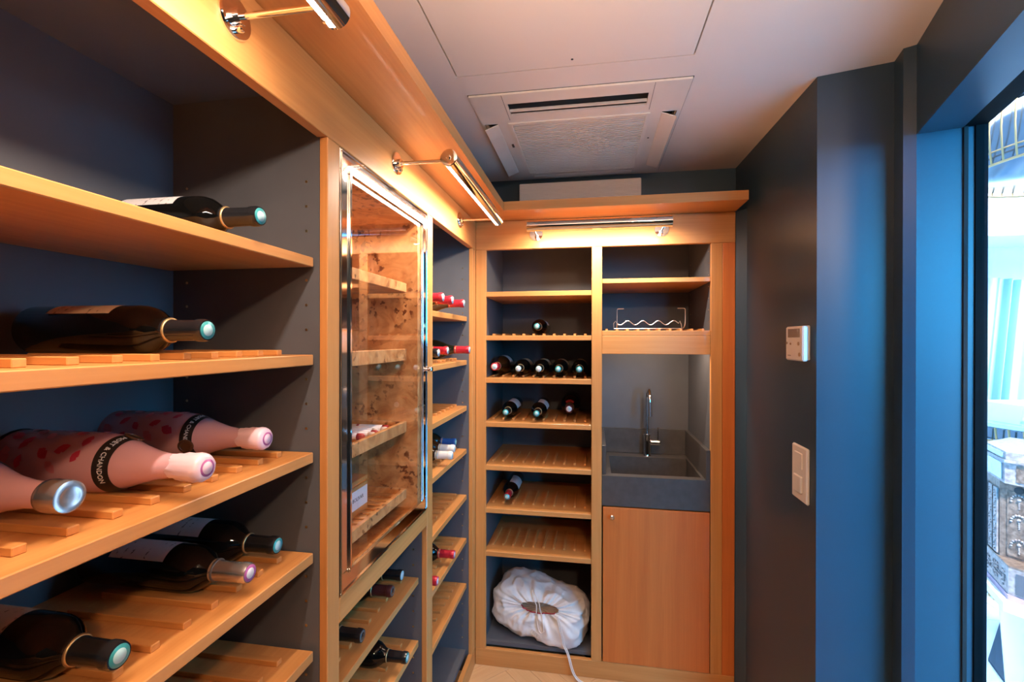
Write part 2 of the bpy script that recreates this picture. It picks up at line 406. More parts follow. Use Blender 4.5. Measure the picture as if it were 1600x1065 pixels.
# --- left run, far bay
c3 = thing('wine_cabinet', 'narrow far left cabinet with red and white capped bottles', 'cabinet', (A-.18, 1.8, 0))
y0, y1 = 1.5117, 2.0484
carcass_left(c3, y0, y1)
part(c3, B(A-.018, A, y1, D, PL, ZB), 'post', 'oak_z')
ribs3 = [1.54+.053*k for k in range(0, 10)]
shelf_left(c3, y0+.001, y1-.002, 1.583, [])
for t in (1.390, 1.186, .995, .790, .597, .395): shelf_left(c3, y0+.001, y1-.002, t, ribs3)
pinholes(c3, [(x, y1, z) for x in (-.572, -.85) for z in holes(.15, 1.8) if min(abs(z-q) for q in (1.583, 1.39, 1.186, .995, .79, .597, .395)) > .014], 'y')
# --- back run, bottle bay
c4 = thing('wine_cabinet', 'back wall cabinet of seven ribbed shelves above a white bag', 'cabinet', (-.24, D+.2, 0))
xa, xb = -.4773, -.0035
part(c4, MB().box(xa-.03, xb+.03, YB, YB+.016, 0, 1.981), 'back_panel', 'carcass_grey')
part(c4, MB().box(xa-.028, xa-.008, D+.018, YB, 0, 1.981), 'side_panel', 'carcass_grey')
part(c4, MB().box(xb, xb+.018, D+.018, YB, 0, 1.981), 'side_panel', 'carcass_grey')
part(c4, MB().box(xa-.03, xb+.018, D+.022, YB+.016, 1.981, 1.999), 'top_panel', 'carcass_grey')
part(c4, MB().box(xa-.008, xb, D+.03, YB, .078, .096), 'bottom_panel', 'carcass_grey')
part(c4, B(A+.0005, xa, D, D+.018, PL, ZB), 'post', 'oak_z')
part(c4, B(xb, .041, D, D+.018, PL, ZB), 'post', 'oak_z')
ribs4 = [-.457+.0472*k for k in range(10)]
SB = (1.698, 1.500, 1.307, 1.107, .910, .7155, .519)
for k, t in enumerate(SB): shelf_back(c4, xa+.0005-.008, xb-.0005, t, ribs4 if k else [])
pinholes(c4, [(xb, y, z) for y in (D+.04, YB-.05) for z in holes(.15, 1.8) if min(abs(z-q) for q in SB) > .015], 'x')
# --- back run, sink bay
c5 = thing('sink_cabinet', 'back corner cabinet with plain oak door below a dark sink niche', 'cabinet', (.26, D+.2, 0))
xa, xb = .041, .4902; YS = 2.57
part(c5, MB().box(xa-.02, xb+.02, YS, YS+.016, 0, 1.981), 'back_panel', 'carcass_grey')
part(c5, MB().box(xa-.018, xa, D+.018, YS, 0, 1.981), 'side_panel', 'carcass_grey')
part(c5, MB().box(xb, xb+.018, D+.018, YS, 0, 1.981), 'side_panel', 'carcass_grey')
part(c5, MB().box(xa-.02, xb+.02, D+.022, YS+.016, 1.981, 1.999), 'top_panel', 'carcass_grey')
part(c5, B(xb, .5362, D, D+.018, PL, ZB), 'post', 'oak_z')
part(c5, B(.5368, XR, D, D+.018, PL, ZB), 'filler_panel', 'door_oak')
part(c5, B(xa+.0005, xb-.0005, D+.003, YS-.001, 1.727, 1.7465), 'shelf', 'oak_x')
ap = part(c5, B(xa+.0005, xb-.0005, D+.001, YS-.001, 1.500, 1.521), 'shelf', 'oak_x')
for k in range(10): sub(c5, ap, B(.057+.0455*k, .068+.0455*k, D+.06, D+.27, 1.521, 1.530, b=.001), 'rib', 'oak_y')
part(c5, B(xa+.0005, xb-.0005, D+.0005, D+.018, 1.4195, 1.4995), 'apron_board', 'oak_x')
part(c5, MB().box(xa, xb, D+.03, YS, .078, .096), 'bottom_panel', 'carcass_grey')
dr = part(c5, B(.0465, .4872, D-.001, D+.018, PL+.002, .7535, b=.001), 'door', 'door_oak')
sub(c5, dr, MB().lathe([(0, .004), (.010, .004), (.013, .009), (.020, .0095), (.024, .006)], (.0849, D-.001, .716), (0, -1, 0), 16), 'knob', 'satin_nickel')
pinholes(c5, [(xb, y, z) for y in (D+.04, YS-.05) for z in holes(1.56, 1.86) if abs(z-1.737) > .02], 'x')
# plinths, fascia, cornices
tag(B(A-.02, A, YN, D, 0, PL-.0005).build('plinth_board', 'oak_y'), 'oak plinth along the foot of the left cabinets', 'plinth')
tag(B(A+.0005, XR, D, D+.02, 0, PL-.0005).build('plinth_board', 'oak_x'), 'oak plinth along the foot of the back cabinets', 'plinth')
tag(B(A-.024, A, YN, D+.02, ZB+.0005, ZT-.001).build('fascia_board', 'oak_y'), 'oak fascia above the left cabinets, carrying two picture lamps', 'fascia')
tag(B(A+.0005, XR, D, D+.024, ZB+.0005, ZT-.001).build('fascia_board', 'oak_x'), 'oak fascia above the back cabinets, carrying one picture lamp', 'fascia')
def poly_board(poly, z0, z1, name, m):
    return MB().prism(poly, z0, z1).build(name, m)
tag(poly_board([(-.5995, YN), (-.366, YN), (-.366, 1.93), (-.5995, 2.1995)], ZT, ZC, 'cornice_board', 'oak_y'), 'long oak cornice board projecting over the left cabinets', 'cornice')
tag(poly_board([(-.3655, 1.9305), (XR+.0, 1.9305), (XR, 2.1995), (-.5985, 2.1995)], ZT, ZC, 'cornice_board', 'oak_x'), 'short oak cornice board projecting over the back cabinets', 'cornice')

# ------------------------------------------------------------------ picture lamps
def lamp(name, label, cx, p0, p1, run, face, glow_dir, power):
    """run: unit vector along the tube, face: unit vector out of the fascia; p0,p1 positions of rosettes along the run"""
    z = 1.957 if run.y else 1.950
    base = (face*0+Vector((A, (p0+p1)/2, z))) if run.y else Vector(((p0+p1)/2, D, z))
    root = thing(name, label, 'lamp', base)
    off = .1535
    for p in (p0, p1):
        q = Vector((A, p, z)) if run.y else Vector((p, D, z))
        ro = part(root, MB().lathe([(0, .031), (.003, .031), (.006, .029), (.0065, .012), (.016, .012), (.016, .004)], q, face, 28), 'rosette', 'chrome')
        sub(root, ro, MB().lathe([(0, .0055), (.008, .0055), (.011, .004)], q+Vector((0, 0, -.018))+face*.006, face, 12), 'grub_screw', 'chrome')
        part(root, MB().cyl(q+face*.014, q+face*(off-.01), .0048, 14), 'arm', 'chrome')
    q0 = (Vector((A, p0, z)) if run.y else Vector((p0, D, z)))+face*off-run*.014
    ln = (p1-p0)+.028; R = .0225
    # housing: tube open between 200 and 300 degrees (down and towards the fascia)
    ins = -face; dn = Vector((0, 0, -1)); m = MB(); n = 40
    gd = (ins*.60+dn*.80).normalized(); sd = run.cross(gd)
    def ringpt(t, a, r): return q0+run*t+(gd*cos(a)+sd*sin(a))*r
    half = radians(44); vs = []; fs = []
    for (t) in (0, ln):
        for r in (R, R-.0015):
            for i in range(n+1):
                a = half+(2*pi-2*half)*i/n; vs.append(ringpt(t, a, r))
    k = n+1
    for i in range(n):
        fs += [(i, i+1, 2*k+i+1, 2*k+i), (k+i, 3*k+i, 3*k+i+1, k+i+1)]
    fs += [(0, 2*k, 3*k, k), (n, k+n, 3*k+n, 2*k+n)]
    m.add(vs, fs, True)
    hs = part(root, m, 'housing', 'chrome')
    for t, dr in ((-.006, 1), (ln, 1)):
        sub(root, hs, MB().lathe([(0, R-.003), (.001, R), (.006, R)] if t < 0 else [(0, R), (.005, R), (.006, R-.003)], q0+run*t, run, 32), 'end_cap', 'chrome')
    sub(root, hs, MB().lathe([(0, .0065), (.003, .0065), (.005, .004)], q0-run*.006, -run, 14), 'end_knob', 'chrome')
    # light strip recessed in the opening
    m = MB(); vs = []; ns = 8
    c0 = q0+run*.008; c1_ = q0+run*(ln-.008)
    for c_ in (c0, c1_):
        for i in range(ns+1):
            a = -radians(43)+radians(86)*i/ns; vs.append(c_+(gd*cos(a)+sd*sin(a))*.0195)
    m.add(vs, [(i, i+1, ns+2+i, ns+1+i) for i in range(ns)], True)
    part(root, m, 'light_strip', 'lamp_glow')
    mid = q0+run*(ln/2)+gd*.0235
    o = area(name+'_light', mid, gd, ln-.03, .026, power, WARM, spread=146, xax=run)
    return root
yax, xax_ = Vector((0, 1, 0)), Vector((1, 0, 0))
LP = 7.4
lamp('picture_lamp', 'chrome tube picture lamp cut off at the top left edge of the photo', 0, .008, .6237, yax, xax_, 0, LP*.56)
lamp('picture_lamp', 'chrome tube picture lamp on the left fascia above the glass humidor', 0, 1.2132, 1.8287, yax, xax_, 0, LP*1.12)
lamp('picture_lamp', 'horizontal chrome picture lamp on the back fascia', 0, -.2477, .2903, xax_, -yax, 0, LP*.85)

# ------------------------------------------------------------------ humidor
hu = thing('humidor', 'glass fronted burl humidor in a mirror chrome frame', 'humidor', (A-.15, 1.19, .95))
hy0, hy1, hz0, hz1 = .9245, 1.4575, .9345, 1.886
fwid = .044
bx = MB()
part(hu, MB().box(-.85, -.838, hy0+.002, hy1-.002, .951, 1.87), 'back_panel', 'burl')
part(hu, MB().box(-.838, -.532, .925, .945, .951, 1.87), 'side_panel', 'burl')
part(hu, MB().box(-.838, -.532, 1.39, 1.457, .951, 1.87), 'side_panel', 'burl')
part(hu, MB().box(-.85, -.532, hy0+.002, hy1-.002, .936, .951), 'floor_panel', 'burl')
part(hu, MB().box(-.85, -.532, hy0+.002, hy1-.002, 1.84, 1.862), 'top_panel', 'burl')
def frame_ring(m, y0, y1, z0, z1, wd, x0, x1):
    m.bbox(x0, x1, y0, y1, z1-wd, z1, b=.0008); m.bbox(x0, x1, y0, y1, z0, z0+wd, b=.0008)
    m.bbox(x0, x1, y0, y0+wd, z0+wd, z1-wd, b=.0008); m.bbox(x0, x1, y1-wd, y1, z0+wd, z1-wd, b=.0008)
    return m
df = part(hu, frame_ring(MB(), hy0, hy1, hz0, hz1, fwid, -.531, -.5258), 'door_frame', 'chrome')
sub(hu, df, frame_ring(MB(), hy0+.002, hy1-.002, hz0+.002, hz1-.002, .005, -.5258, -.5228), 'outer_bead', 'chrome')
sub(hu, df, frame_ring(MB(), hy0+fwid-.008, hy1-fwid+.008, hz0+fwid-.008, hz1-fwid+.008, .008, -.5258, -.5215), 'inner_bead', 'chrome')
part(hu, MB().box(-.530, -.528, hy0+fwid-.002, hy1-fwid+.002, hz0+fwid-.002, hz1-fwid+.002), 'glass_pane', 'pane_glass')
ct = part(hu, MB().lathe([(0, .006), (.008, .006), (.012, .009), (.02, .009), (.022, .007)], (-.5258, hy1-.010, 1.386), (1, 0, 0), 14), 'catch_knob', 'chrome')
def tray(top, h, ribs=True, deep=.23, drop=0):
    t = part(hu, B(-.572, -.56, .947, 1.372, top-h, top), 'tray', 'burl')
    sub(hu, t, B(-.572-deep, -.572, .947, 1.388, top-h, top-h+.008), 'tray_floor', 'burl')
    sub(hu, t, B(-.572-deep, -.572, 1.378, 1.388, top-h+.008, top-.004), 'tray_side', 'burl')
    if ribs:
        for k in range(12): sub(hu, t, B(-.572-deep+.005, -.578, .955+.035*k, .967+.035*k, top-h+.008, top-h+.013, b=.001), 'tray_rib', 'burl')
    return t
tray(1.652, .028, ribs=False); tray(1.4527, .036); tray(1.232, .033); tray(1.026, .030)
def cigar(x, y, z, ln, label, red=True, yw=0):
    r = thing('cigar_tube', label, 'cigar tube', (x, y, z), 'cigar tubes in the humidor trays', rot=(0, 0, yw))
    MB().lathe([(0, .0075), (.002, .009), (ln-.018, .009)], (-ln, 0, 0), (1, 0, 0), 14).build('tube', 'cigar_white', r)
    MB().lathe([(0, .0092), (.014, .0092), (.019, .006)], (-.019, 0, 0), (1, 0, 0), 14).build('cap', 'cigar_red' if red else 'cigar_white', r)
    if red: MB().lathe([(0, .0093), (.008, .0093)], (-.10, 0, 0), (1, 0, 0), 14).build('band', 'cigar_red', r)
zt3 = 1.232-.033+.013+.0092
for i, (yy, red, dx, lb) in enumerate(((1.315, True, -.008, 'red capped white cigar tube farthest right on the third humidor tray'), (1.288, False, 0, 'plain white cigar tube just left of the farthest red capped one'), (1.236, True, -.004, 'red capped white cigar tube in the middle of the third humidor tray'), (1.262, False, -.014, 'plain white cigar tube behind the middle red capped one'), (1.186, True, -.02, 'red capped white cigar tube nearest the left of the third tray'), (1.21, False, 0, 'plain white cigar tube between the two nearest red capped ones'))):
    cigar(-.579+dx, yy-.01, zt3, .125, lb, red)
cigar(-.60, 1.13, 1.4527-.036+.013+.0092, .125, 'red capped cigar tube peeking over the second humidor tray', True)
bxr = thing('small_box', 'small brown box with a white lettered card in the lowest humidor tray', 'box', (-.64, 1.18, 1.026-.03+.013))
z0b = 1.026-.03+.013
part(bxr, B(-.70, -.622, 1.115, 1.242, z0b, z0b+.094, b=.001), 'box_body', 'oak_y')
part(bxr, B(-.702, -.620, 1.113, 1.244, z0b+.078, z0b+.083, b=.001), 'lid_edge', 'brass')
part(bxr, MB().box(-.622, -.6205, 1.128, 1.237, z0b+.018, z0b+.068), 'card', 'card_white')
tv, tf = text_mesh('BOLIVAR', .0150)
part(bxr, MB().add([(-.6203+q[2], 1.184+q[0], z0b+.044+q[1]) for q in tv], tf), 'lettering', 'ink')

# ------------------------------------------------------------------ bottles
PROF = {
 'bordeaux': (.300, [(0, .028), (.001, .034), (.005, .0372), (.186, .0372), (.200, .0362), (.212, .0325), (.222, .026), (.231, .0195), (.24, .016), (.25, .0147), (.285, .0143), (.286, .0157), (.296, .0157), (.300, .0145)], .236),
 'burgundy': (.300, [(0, .030), (.002, .038), (.006, .0425), (.140, .0425), (.160, .040), (.185, .032), (.205, .0235), (.225, .0178), (.245, .015), (.285, .0145), (.286, .0158), (.297, .0158), (.300, .0145)], .238),
 'champagne': (.318, [(0, .030), (.002, .040), (.007, .0442), (.150, .0442), (.170, .042), (.195, .0345), (.215, .0275), (.24, .0205), (.265, .0165), (.29, .0155), (.291, .017), (.315, .0172), (.318, .014)], .252)}
def rad_at(prof, z):
    for (a, r), (b, s) in zip(prof, prof[1:]):
        if a <= z <= b: return r+(s-r)*(z-a)/(b-a+1e-9)
    return prof[-1][1]
def patch(prof, z0, z1, a0, a1, off=.0004, n=20, nz=8):
    m = MB(); vs = []; fs = []
    for o_ in (off, .0):
        for j in range(nz+1):
            z = z0+(z1-z0)*j/nz; r = rad_at(prof, z)+o_
            for i in range(n+1): a = a0+(a1-a0)*i/n; vs.append((r*cos(a), r*sin(a), z))
    k = (n+1)*(nz+1)
    for j in range(nz):
        for i in range(n):
            q = j*(n+1)+i; fs.append((q, q+1, q+n+2, q+n+1))
    return m.add(vs[:k], fs, True)
def decal(prof, m, shape, zc, ac, s, rot, off=.0006):
    n = len(shape); vs = []
    for (px, py) in [(0, 0)]+shape:
        x = (px*cos(rot)-py*sin(rot))*s; y = (px*sin(rot)+py*cos(rot))*s
        z = zc+x; r = rad_at(prof, z)+off; a = ac+y/r; vs.append((r*cos(a), r*sin(a), z))
    m.add(vs, [(0, 1+i, 1+(i+1) % n) for i in range(n)])
LIPS = [(-.04,-1),(.42,-.55),(.60,-.22),(.42,0),(.60,.22),(.42,.55),(-.04,1),(-.45,.5),(-.62,0),(-.45,-.5)]
def bottle(label, kind, tip, ax, glassm='glass_black', cap='foil_black', disc='teal', lab=None, laba=(-60, 60), labz=(.055, .15), line=True, sc=1.0, rollb=0, group='wine bottles lying on the shelves', cap_from=None):
    Ln, prof, c0 = PROF[kind]; Ln *= 1; ax = Vector(ax).normalized()
    prof = [(z, r*sc) for z, r in prof]
    upv = Vector((0, 0, 1)); x = (upv-ax*upv.dot(ax)).normalized(); y = ax.cross(x)
    Rm = Matrix((x, y, ax)).transposed()
    root = thing('champagne_bottle' if kind == 'champagne' else 'wine_bottle', label, 'bottle', Vector(tip)-ax*Ln, group)
    root.rotation_euler = (Rm @ Matrix.Rotation(radians(rollb), 3, 'Z')).to_euler()
    shade(MB().lathe(prof, n=36).build('glass_body', glassm, root), 50)
    if cap_from: c0 = cap_from
    if cap != 'none':
        cp = [(c0, rad_at(prof, c0)+.0006)]+[(z, r+.0007) for z, r in prof if z > c0+.003][:-1]+[(Ln+.0003, prof[-1][1]+.0004)]
        cpo = shade(MB().lathe(cp, n=32).build('capsule', cap, root), 40)
        if line: MB().lathe([(c0+.004, rad_at(prof, c0)+.0011), (c0+.0065, rad_at(prof, c0+.0065)+.0011)], n=28).build('capsule_line', 'gold_line' if line is True else line, cpo)
    if disc:
        DC = {'teal': ('disc_teal', 'disc_pale'), 'pale': ('disc_pale', 'disc_white'), 'white': ('disc_white', 'disc_pale'), 'dark': ('foil_grey', 'foil_black'), 'violet': ('pink_ring', 'disc_white')}[disc]
        dk = MB().lathe([(Ln+.0004, .0132), (Ln+.0010, .0130)], n=28).build('cap_disc', DC[0], root)
        MB().lathe([(Ln+.001, .0085), (Ln+.0014, .0083)], n=24).build('disc_centre', DC[1], dk)
    if lab: patch(prof, labz[0], labz[1], radians(laba[0]), radians(laba[1])).build('label', lab, root)
    return root, prof, Ln
mat('disc_teal', (.045, .33, .34), .35, metal=.2)
mat('disc_pale', (.42, .62, .62), .35)
mat('disc_white', (.75, .72, .72), .4)
XA = (1, 0, 0); YA = (0, -1, 0)
def restz(top, r, ribbed=True): return top+(.0095+sqrt(r*r-.0155**2)-.0 if ribbed else r)
rb, rg, rc = .0372, .0425, .0442
# nearest cabinet
bottle('dark bottle with pale label lying alone on the top shelf, nearest cabinet', 'bordeaux', (-.536, .6945, restz(1.6445, rb, False)), XA, lab='label_white', laba=(-62, 62), labz=(.06, .168))
bottle('dark bottle with tan label at eye level on the second shelf', 'bordeaux', (-.548, .600, restz(1.45, rb)), XA, lab='label_tan', laba=(-50, 50), labz=(.055, .165))
def pink(label, tip, open_=False, ta=.95, sa=1.85):
    root, prof, Ln = bottle(label, 'champagne', tip, XA, 'pink_glass', 'none' , disc=None, sc=.96, group='pink champagne bottles printed with lips', rollb=0)
    MB().lathe([(0, .029), (.0005, .0435)], n=24).build('base_foil', 'ribbon_black', root)
    if not open_:
        fo = MB(); n = 40; vs = []; fs = []
        zs = [.272, .276, .285, .295, .305, .312, .3175, .319]
        rr = [.0168, .0178, .0188, .0195, .0200, .0195, .0165, .012]
        for j, (z, r) in enumerate(zip(zs, rr)):
            for i in range(n):
                a = 2*pi*i/n; k = (1-j/len(zs)); q = r+.0010*k*sin(a*9+z*300)+.0008*k*sin(a*17); zz = z-(.006*sin(a*2+1)**2 if j == 0 else 0); vs.append((q*cos(a), q*sin(a), zz))
        for j in range(len(zs)-1):
            for i in range(n): fs.append((j*n+i, j*n+(i+1) % n, (j+1)*n+(i+1) % n, (j+1)*n+i))
        fs.append(tuple((len(zs)-1)*n+i for i in range(n)))
        fob = fo.add(vs, fs, True).build('foil_cap', 'pink_foil', root)
        MB().lathe([(.3186, .0118), (.3194, .0118)], n=28).build('foil_ring', 'pink_ring', fob)
        MB().lathe([(.3188, .0088), (.3197, .0086)], n=28).build('foil_centre', 'pink_foil', fob)
        mm = MB(); v = [(.0202*cos(a)+0, .0202*sin(a), z) for z in (.282, .302) for a in (-.75, -.68)]
        mm.add(v, [(0, 1, 3, 2)]).build('tear_slot', 'ink', fob)
    else:
        m = MB().lathe([(.288, .0162), (.290, .0182), (.298, .0190), (.306, .0182), (.312, .0186), (.3185, .0176), (.3200, .0125), (.3192, .0105), (.3190, .002)], n=32)
        shade(m.build('bare_glass_rim', 'foil_silver', root), 60)
    # neck ribbon with lettering and seal
    rbn = patch(prof, .176, .196, -pi, pi, off=.0009, n=48, nz=3).build('neck_ribbon', 'ribbon_black', root)
    tv, tf = text_mesh('MOËT & CHANDON', .0088)
    vs = []
    for q in tv:
        z = .186+q[1]; r = rad_at(prof, z)+.0014+q[2]; a = q[0]/.038+ta; vs.append((r*cos(a), r*sin(a), z))
    MB().add(vs, tf).build('lettering', 'letter_white', rbn)
    m = MB(); a = sa; r = rad_at(prof, .186)+.0008; c_ = Vector((r*cos(a), r*sin(a), .186))
    m.lathe([(0, .0125), (.0025, .0125), (.003, .009), (.002, .0085)], c_, (cos(a), sin(a), .35), 22); shade(m.build('ribbon_seal', 'seal_bronze', rbn))
    rnd = random.Random(int(tip[1]*1000)); m1, m2 = MB(), MB()
    k = 0
    for zi in range(5):
        for ai in range(7):
            z = .028+.030*zi+rnd.uniform(-.006, .006); a = -2.6+.62*ai+(.3 if zi % 2 else 0)+rnd.uniform(-.12, .12)
            decal(prof, m1 if (k*7+zi) % 3 else m2, LIPS, z, a, rnd.uniform(.009, .0145), rnd.uniform(-1.2, 1.2)); k += 1
    m1.build('lip_print', 'lip_red', root, kind='stuff'); m2.build('lip_print', 'lip_soft', root, kind='stuff')
    return root
pink('pink lip printed champagne bottle in the middle, foil cap nearest the shelf front', (-.5246, .573, restz(1.254, .0424)), ta=1.05, sa=-.35)
pink('pink lip printed champagne bottle farthest back on the shelf, its seal showing', (-.573, .7595, restz(1.254, .0424)))
pink('pink champagne bottle with bare silver glass mouth at the left edge', (-.580, .4414, restz(1.254, .0424)), True)
bottle('dark bottle with teal disc and white label behind the silver capped one', 'bordeaux', (-.580, .7987, restz(1.052, rb)), XA, lab='label_white', laba=(-60, 60), labz=(.05, .16))
bottle('dark bottle with silver screw cap and white label, fourth shelf', 'bordeaux', (-.5563, .6961, restz(1.052, rb)), XA, lab='label_white', laba=(-55, 55), labz=(.06, .165), cap='foil_silver', disc='violet', line='foil_grey')
bottle('large black bottle with big green disc at the lower left corner', 'bordeaux', (-.5672, .487, restz(1.052, rb)), XA, lab='label_tan', laba=(-60, 60), labz=(.05, .16))
# under the humidor
bottle('black capped bottle with pale disc farthest back under the humidor', 'bordeaux', (-.5755, 1.375, restz(.7136, rb)), XA, disc='pale')
bottle('brown capped bottle beside the pale disc one under the humidor', 'bordeaux', (-.566, 1.2827, restz(.7136, rb)), XA, cap='foil_maroon', disc='dark')
bottle('all black capped bottle nearest the chrome humidor corner', 'bordeaux', (-.553, 1.077, restz(.7136, rb)), XA, disc='dark')
bottle('glossy bottle with teal disc on the lower shelf below the humidor', 'bordeaux', (-.530, 1.306, restz(.511, rb)), XA, disc='teal')
# far left bay
bottle('red capsule bottle farthest right on the top shelf of the narrow bay', 'burgundy', (-.505, 1.828, restz(1.583, rg, False)), XA, 'glass_brown', 'foil_red', 'white')
bottle('red capsule bottle in the middle of the narrow bay top shelf', 'burgundy', (-.505, 1.671, restz(1.583, rg, False)), XA, 'glass_brown', 'foil_red', 'white')
bottle('red capsule bottle half hidden by the post, narrow bay top shelf', 'burgundy', (-.505, 1.515+.045, restz(1.583, rg, False)), XA, 'glass_brown', 'foil_red', 'white')
bottle('red capsule bottle jutting past the corner post on the second shelf', 'burgundy', (-.500, 1.895, restz(1.39, rg)), XA, 'glass_green', 'foil_red', 'white')
bottle('red capsule bottle beside the black one, narrow bay second shelf', 'burgundy', (-.545, 1.742, restz(1.39, rg)), XA, 'glass_green', 'foil_red', 'white')
bottle('black capsule bottle beside the post, narrow bay second shelf', 'bordeaux', (-.545, 1.632, restz(1.39, rb)), XA, 'glass_green', 'foil_black', 'white')
bottle('bottle with blue capsule on the fourth shelf of the narrow bay', 'bordeaux', (-.582, 1.975, restz(.995, rb)), XA, 'glass_green', 'foil_blue', 'teal')
bottle('white capsule bottle next to the blue capsule one', 'bordeaux', (-.5515, 1.855, restz(.995, rb)), XA, 'glass_brown', 'foil_white', 'white')
bottle('white capsule bottle nearest the post on the fourth shelf', 'bordeaux', (-.528, 1.745, restz(.995, rb)), XA, 'glass_brown', 'foil_white', 'white')
bottle('dark red capsule bottle on the sixth shelf of the narrow bay', 'bordeaux', (-.531, 1.786, restz(.597, rb)), XA, 'glass_black', 'foil_red', 'violet')
bottle('dark red capsule bottle half hidden by the post, sixth shelf', 'bordeaux', (-.531, 1.580, restz(.597, rb)), XA, 'glass_black', 'foil_red', 'violet')
# back cabinet
def bk(label, x, y, top, **k):
    kind = k.pop('kind', 'bordeaux'); sc = k.get('sc', 1); r = {'bordeaux': rb, 'burgundy': rg, 'champagne': rc}[kind]*sc
    return bottle(label, kind, (x, y, restz(top, r)), YA, **k)
bk('single dark bottle alone on the second shelf of the back cabinet', -.2524, 2.165, 1.5, lab='label_white', laba=(-75, 30), labz=(.06, .17))
bk('bulky bottle with red capsule at the left of the back row of five', -.441, 2.115, 1.307, kind='champagne', cap='foil_red', disc='white', glassm='glass_brown', lab='label_white', laba=(-75, 30), labz=(.06, .14))
bk('dark bottle with grey disc, second of the back row of five', -.331, 2.118, 1.307, disc='pale', lab='label_tan', laba=(-75, 20))
bk('dark bottle with grey disc, middle of the back row of five', -.2385, 2.118, 1.307, disc='pale', lab='label_tan', laba=(-75, 20))
bk('dark bottle with teal disc, fourth of the back row of five', -.1505, 2.112, 1.307, lab='label_tan', laba=(-75, 20))
bk('dark bottle with teal disc at the right end of the back row of five', -.058, 2.108, 1.307, lab='label_tan', laba=(-75, 20))
bk('dark bottle with white label at the left of the back row of three', -.3896, 2.12, 1.107, lab='label_white', laba=(-85, 10), labz=(.08, .19))
bk('dark bottle with white label in the middle of the back row of three', -.247, 2.11, 1.107, lab='label_white', laba=(-85, 10), labz=(.08, .19))
bk('champagne bottle with red neck label at the right of the row of three', -.1065, 2.20, 1.107, kind='champagne', sc=1.08, cap='foil_maroon', disc='white', lab='label_red', laba=(-45, 45), labz=(.215, .24))
bk('red capped bottle alone on the sixth shelf of the back cabinet', -.3865, 2.14, .7155, cap='foil_red', lab='label_white', laba=(-85, 10), labz=(.08, .19))

# ------------------------------------------------------------------ bag, cord
bag = thing('drawstring_bag', 'bulging white cotton drawstring bag on the bottom of the back cabinet', 'bag', (-.24, 2.27, .096))
bc = Vector((-.243, 2.258, .203)); semi = Vector((.232, .135, .118)); ex = 3.6
tl = Matrix.Rotation(radians(-13), 3, 'Z') @ Matrix.Rotation(radians(9), 3, 'Y')
oa = Vector((-.02, -.86, .42)).normalized(); ou, ov, _ = basis(oa)
if ou.x < 0: ou = -ou; ov = -ov
th0 = .26; nt, npz = 70, 200
def bagpt(th, ph, grow=0):
    e = (1.55 if th < .9 else 1.55-(th-.9)*.25)+1.1*math.exp(-(th-th0)/.3)
    dsp = ou*cos(ph)*sin(th)*e+ov*sin(ph)*sin(th)*(.62+min(th, 1)*.38)+oa*cos(th)
    q = tl.inverted() @ dsp
    k = (abs(q.x/semi.x)**ex+abs(q.y/semi.y)**ex+abs(q.z/semi.z)**ex)**(-1/ex)
    p_ = q*k
    fall = math.exp(-(th-th0)/.42)
    fold = .0115*fall*(sin(ph*13+1.4*sin(ph*3))+.5*sin(ph*29+2))*min(1, (th-th0)*5+.35)
    nz = noise.noise(p_*11+Vector((3, 1, 7)))*.010*(1-.4*fall)
    rid = (abs(noise.noise(p_*15+Vector((9, 4, 2)))))**.8*-.020+.004
    rid2 = (abs(noise.noise(p_*38+Vector((1, 8, 2)))))**.7*-.005
    pu = -.018*math.exp(-((th-th0)/.35)**2)
    p_ = p_*(1+(fold+nz+rid+rid2+pu+grow)/p_.length)
    p_ = tl @ p_+bc
    fl_ = .0968 if p_.y > 2.132 else .0785
    if p_.z < fl_+.012: p_.z = fl_+max(0, (p_.z-fl_+.012))*.5 if p_.z > fl_-.012 else fl_
    p_.x = min(max(p_.x, -.478), -.009); p_.y = max(p_.y, 2.092)
    return p_
m = MB(); vs = []; fs = []
for j in range(nt+1):
    th = th0+(pi-th0)*(j/nt)**1.25
    for i in range(npz): vs.append(bagpt(th, 2*pi*i/npz))
for j in range(nt):
    for i in range(npz): fs.append((j*npz+i, (j+1)*npz+i, (j+1)*npz+(i+1) % npz, j*npz+(i+1) % npz))
part(bag, m.add(vs, fs, True), 'cloth_body', 'cloth', sharp=False)
mat('bag_lining', (.38, .24, .15), .8); mat('bag_red', (.42, .03, .05), .6)
rim = [bagpt(th0+.01, 2*pi*i/npz) for i in range(npz)]; cen = sum(rim, Vector())/npz
m = MB(); vs = [cen-oa*.03]+[p_-oa*.012 for p_ in rim]; m.add(vs, [(0, 1+i, 1+(i+1) % npz) for i in range(npz)])
part(bag, m, 'contents', 'bag_lining')
lowr = [p_-oa*.004+Vector((0, 0, .004)) for p_ in rim if p_.z < cen.z-.004]; lowr.sort(key=lambda q: q.x)
if len(lowr) > 3: part(bag, MB().tube(lowr[::4], .0028, 6), 'red_edge', 'bag_red')
def onbag(u, v, lift=.004):
    # point on the bag front found by angle
    th = sqrt(u*u+v*v); ph = math.atan2(v, u); return bagpt(max(th, .27), ph)+oa*lift
vup = 1 if ov.z > 0 else -1
def loop(pts): return [onbag(a, b*vup) if max(abs(a), abs(b)) > .2 else cen+ou*a*.18+ov*b*vup*.12+oa*.01 for a, b in pts]
s1 = loop([(-.12, .62), (-.10, .48), (-.07, .36), (-.05, .1), (-.04, -.15), (-.02, -.36), (.0, -.55), (.02, -.72), (.05, -.82), (.10, -.84), (.14, -.76), (.12, -.6), (.09, -.42), (.07, -.3), (.05, -.05), (.02, .15), (-.01, .36), (-.06, .52), (-.1, .66)])
part(bag, MB().tube(s1, .0022, 6), 'drawstring', 'cord_white')
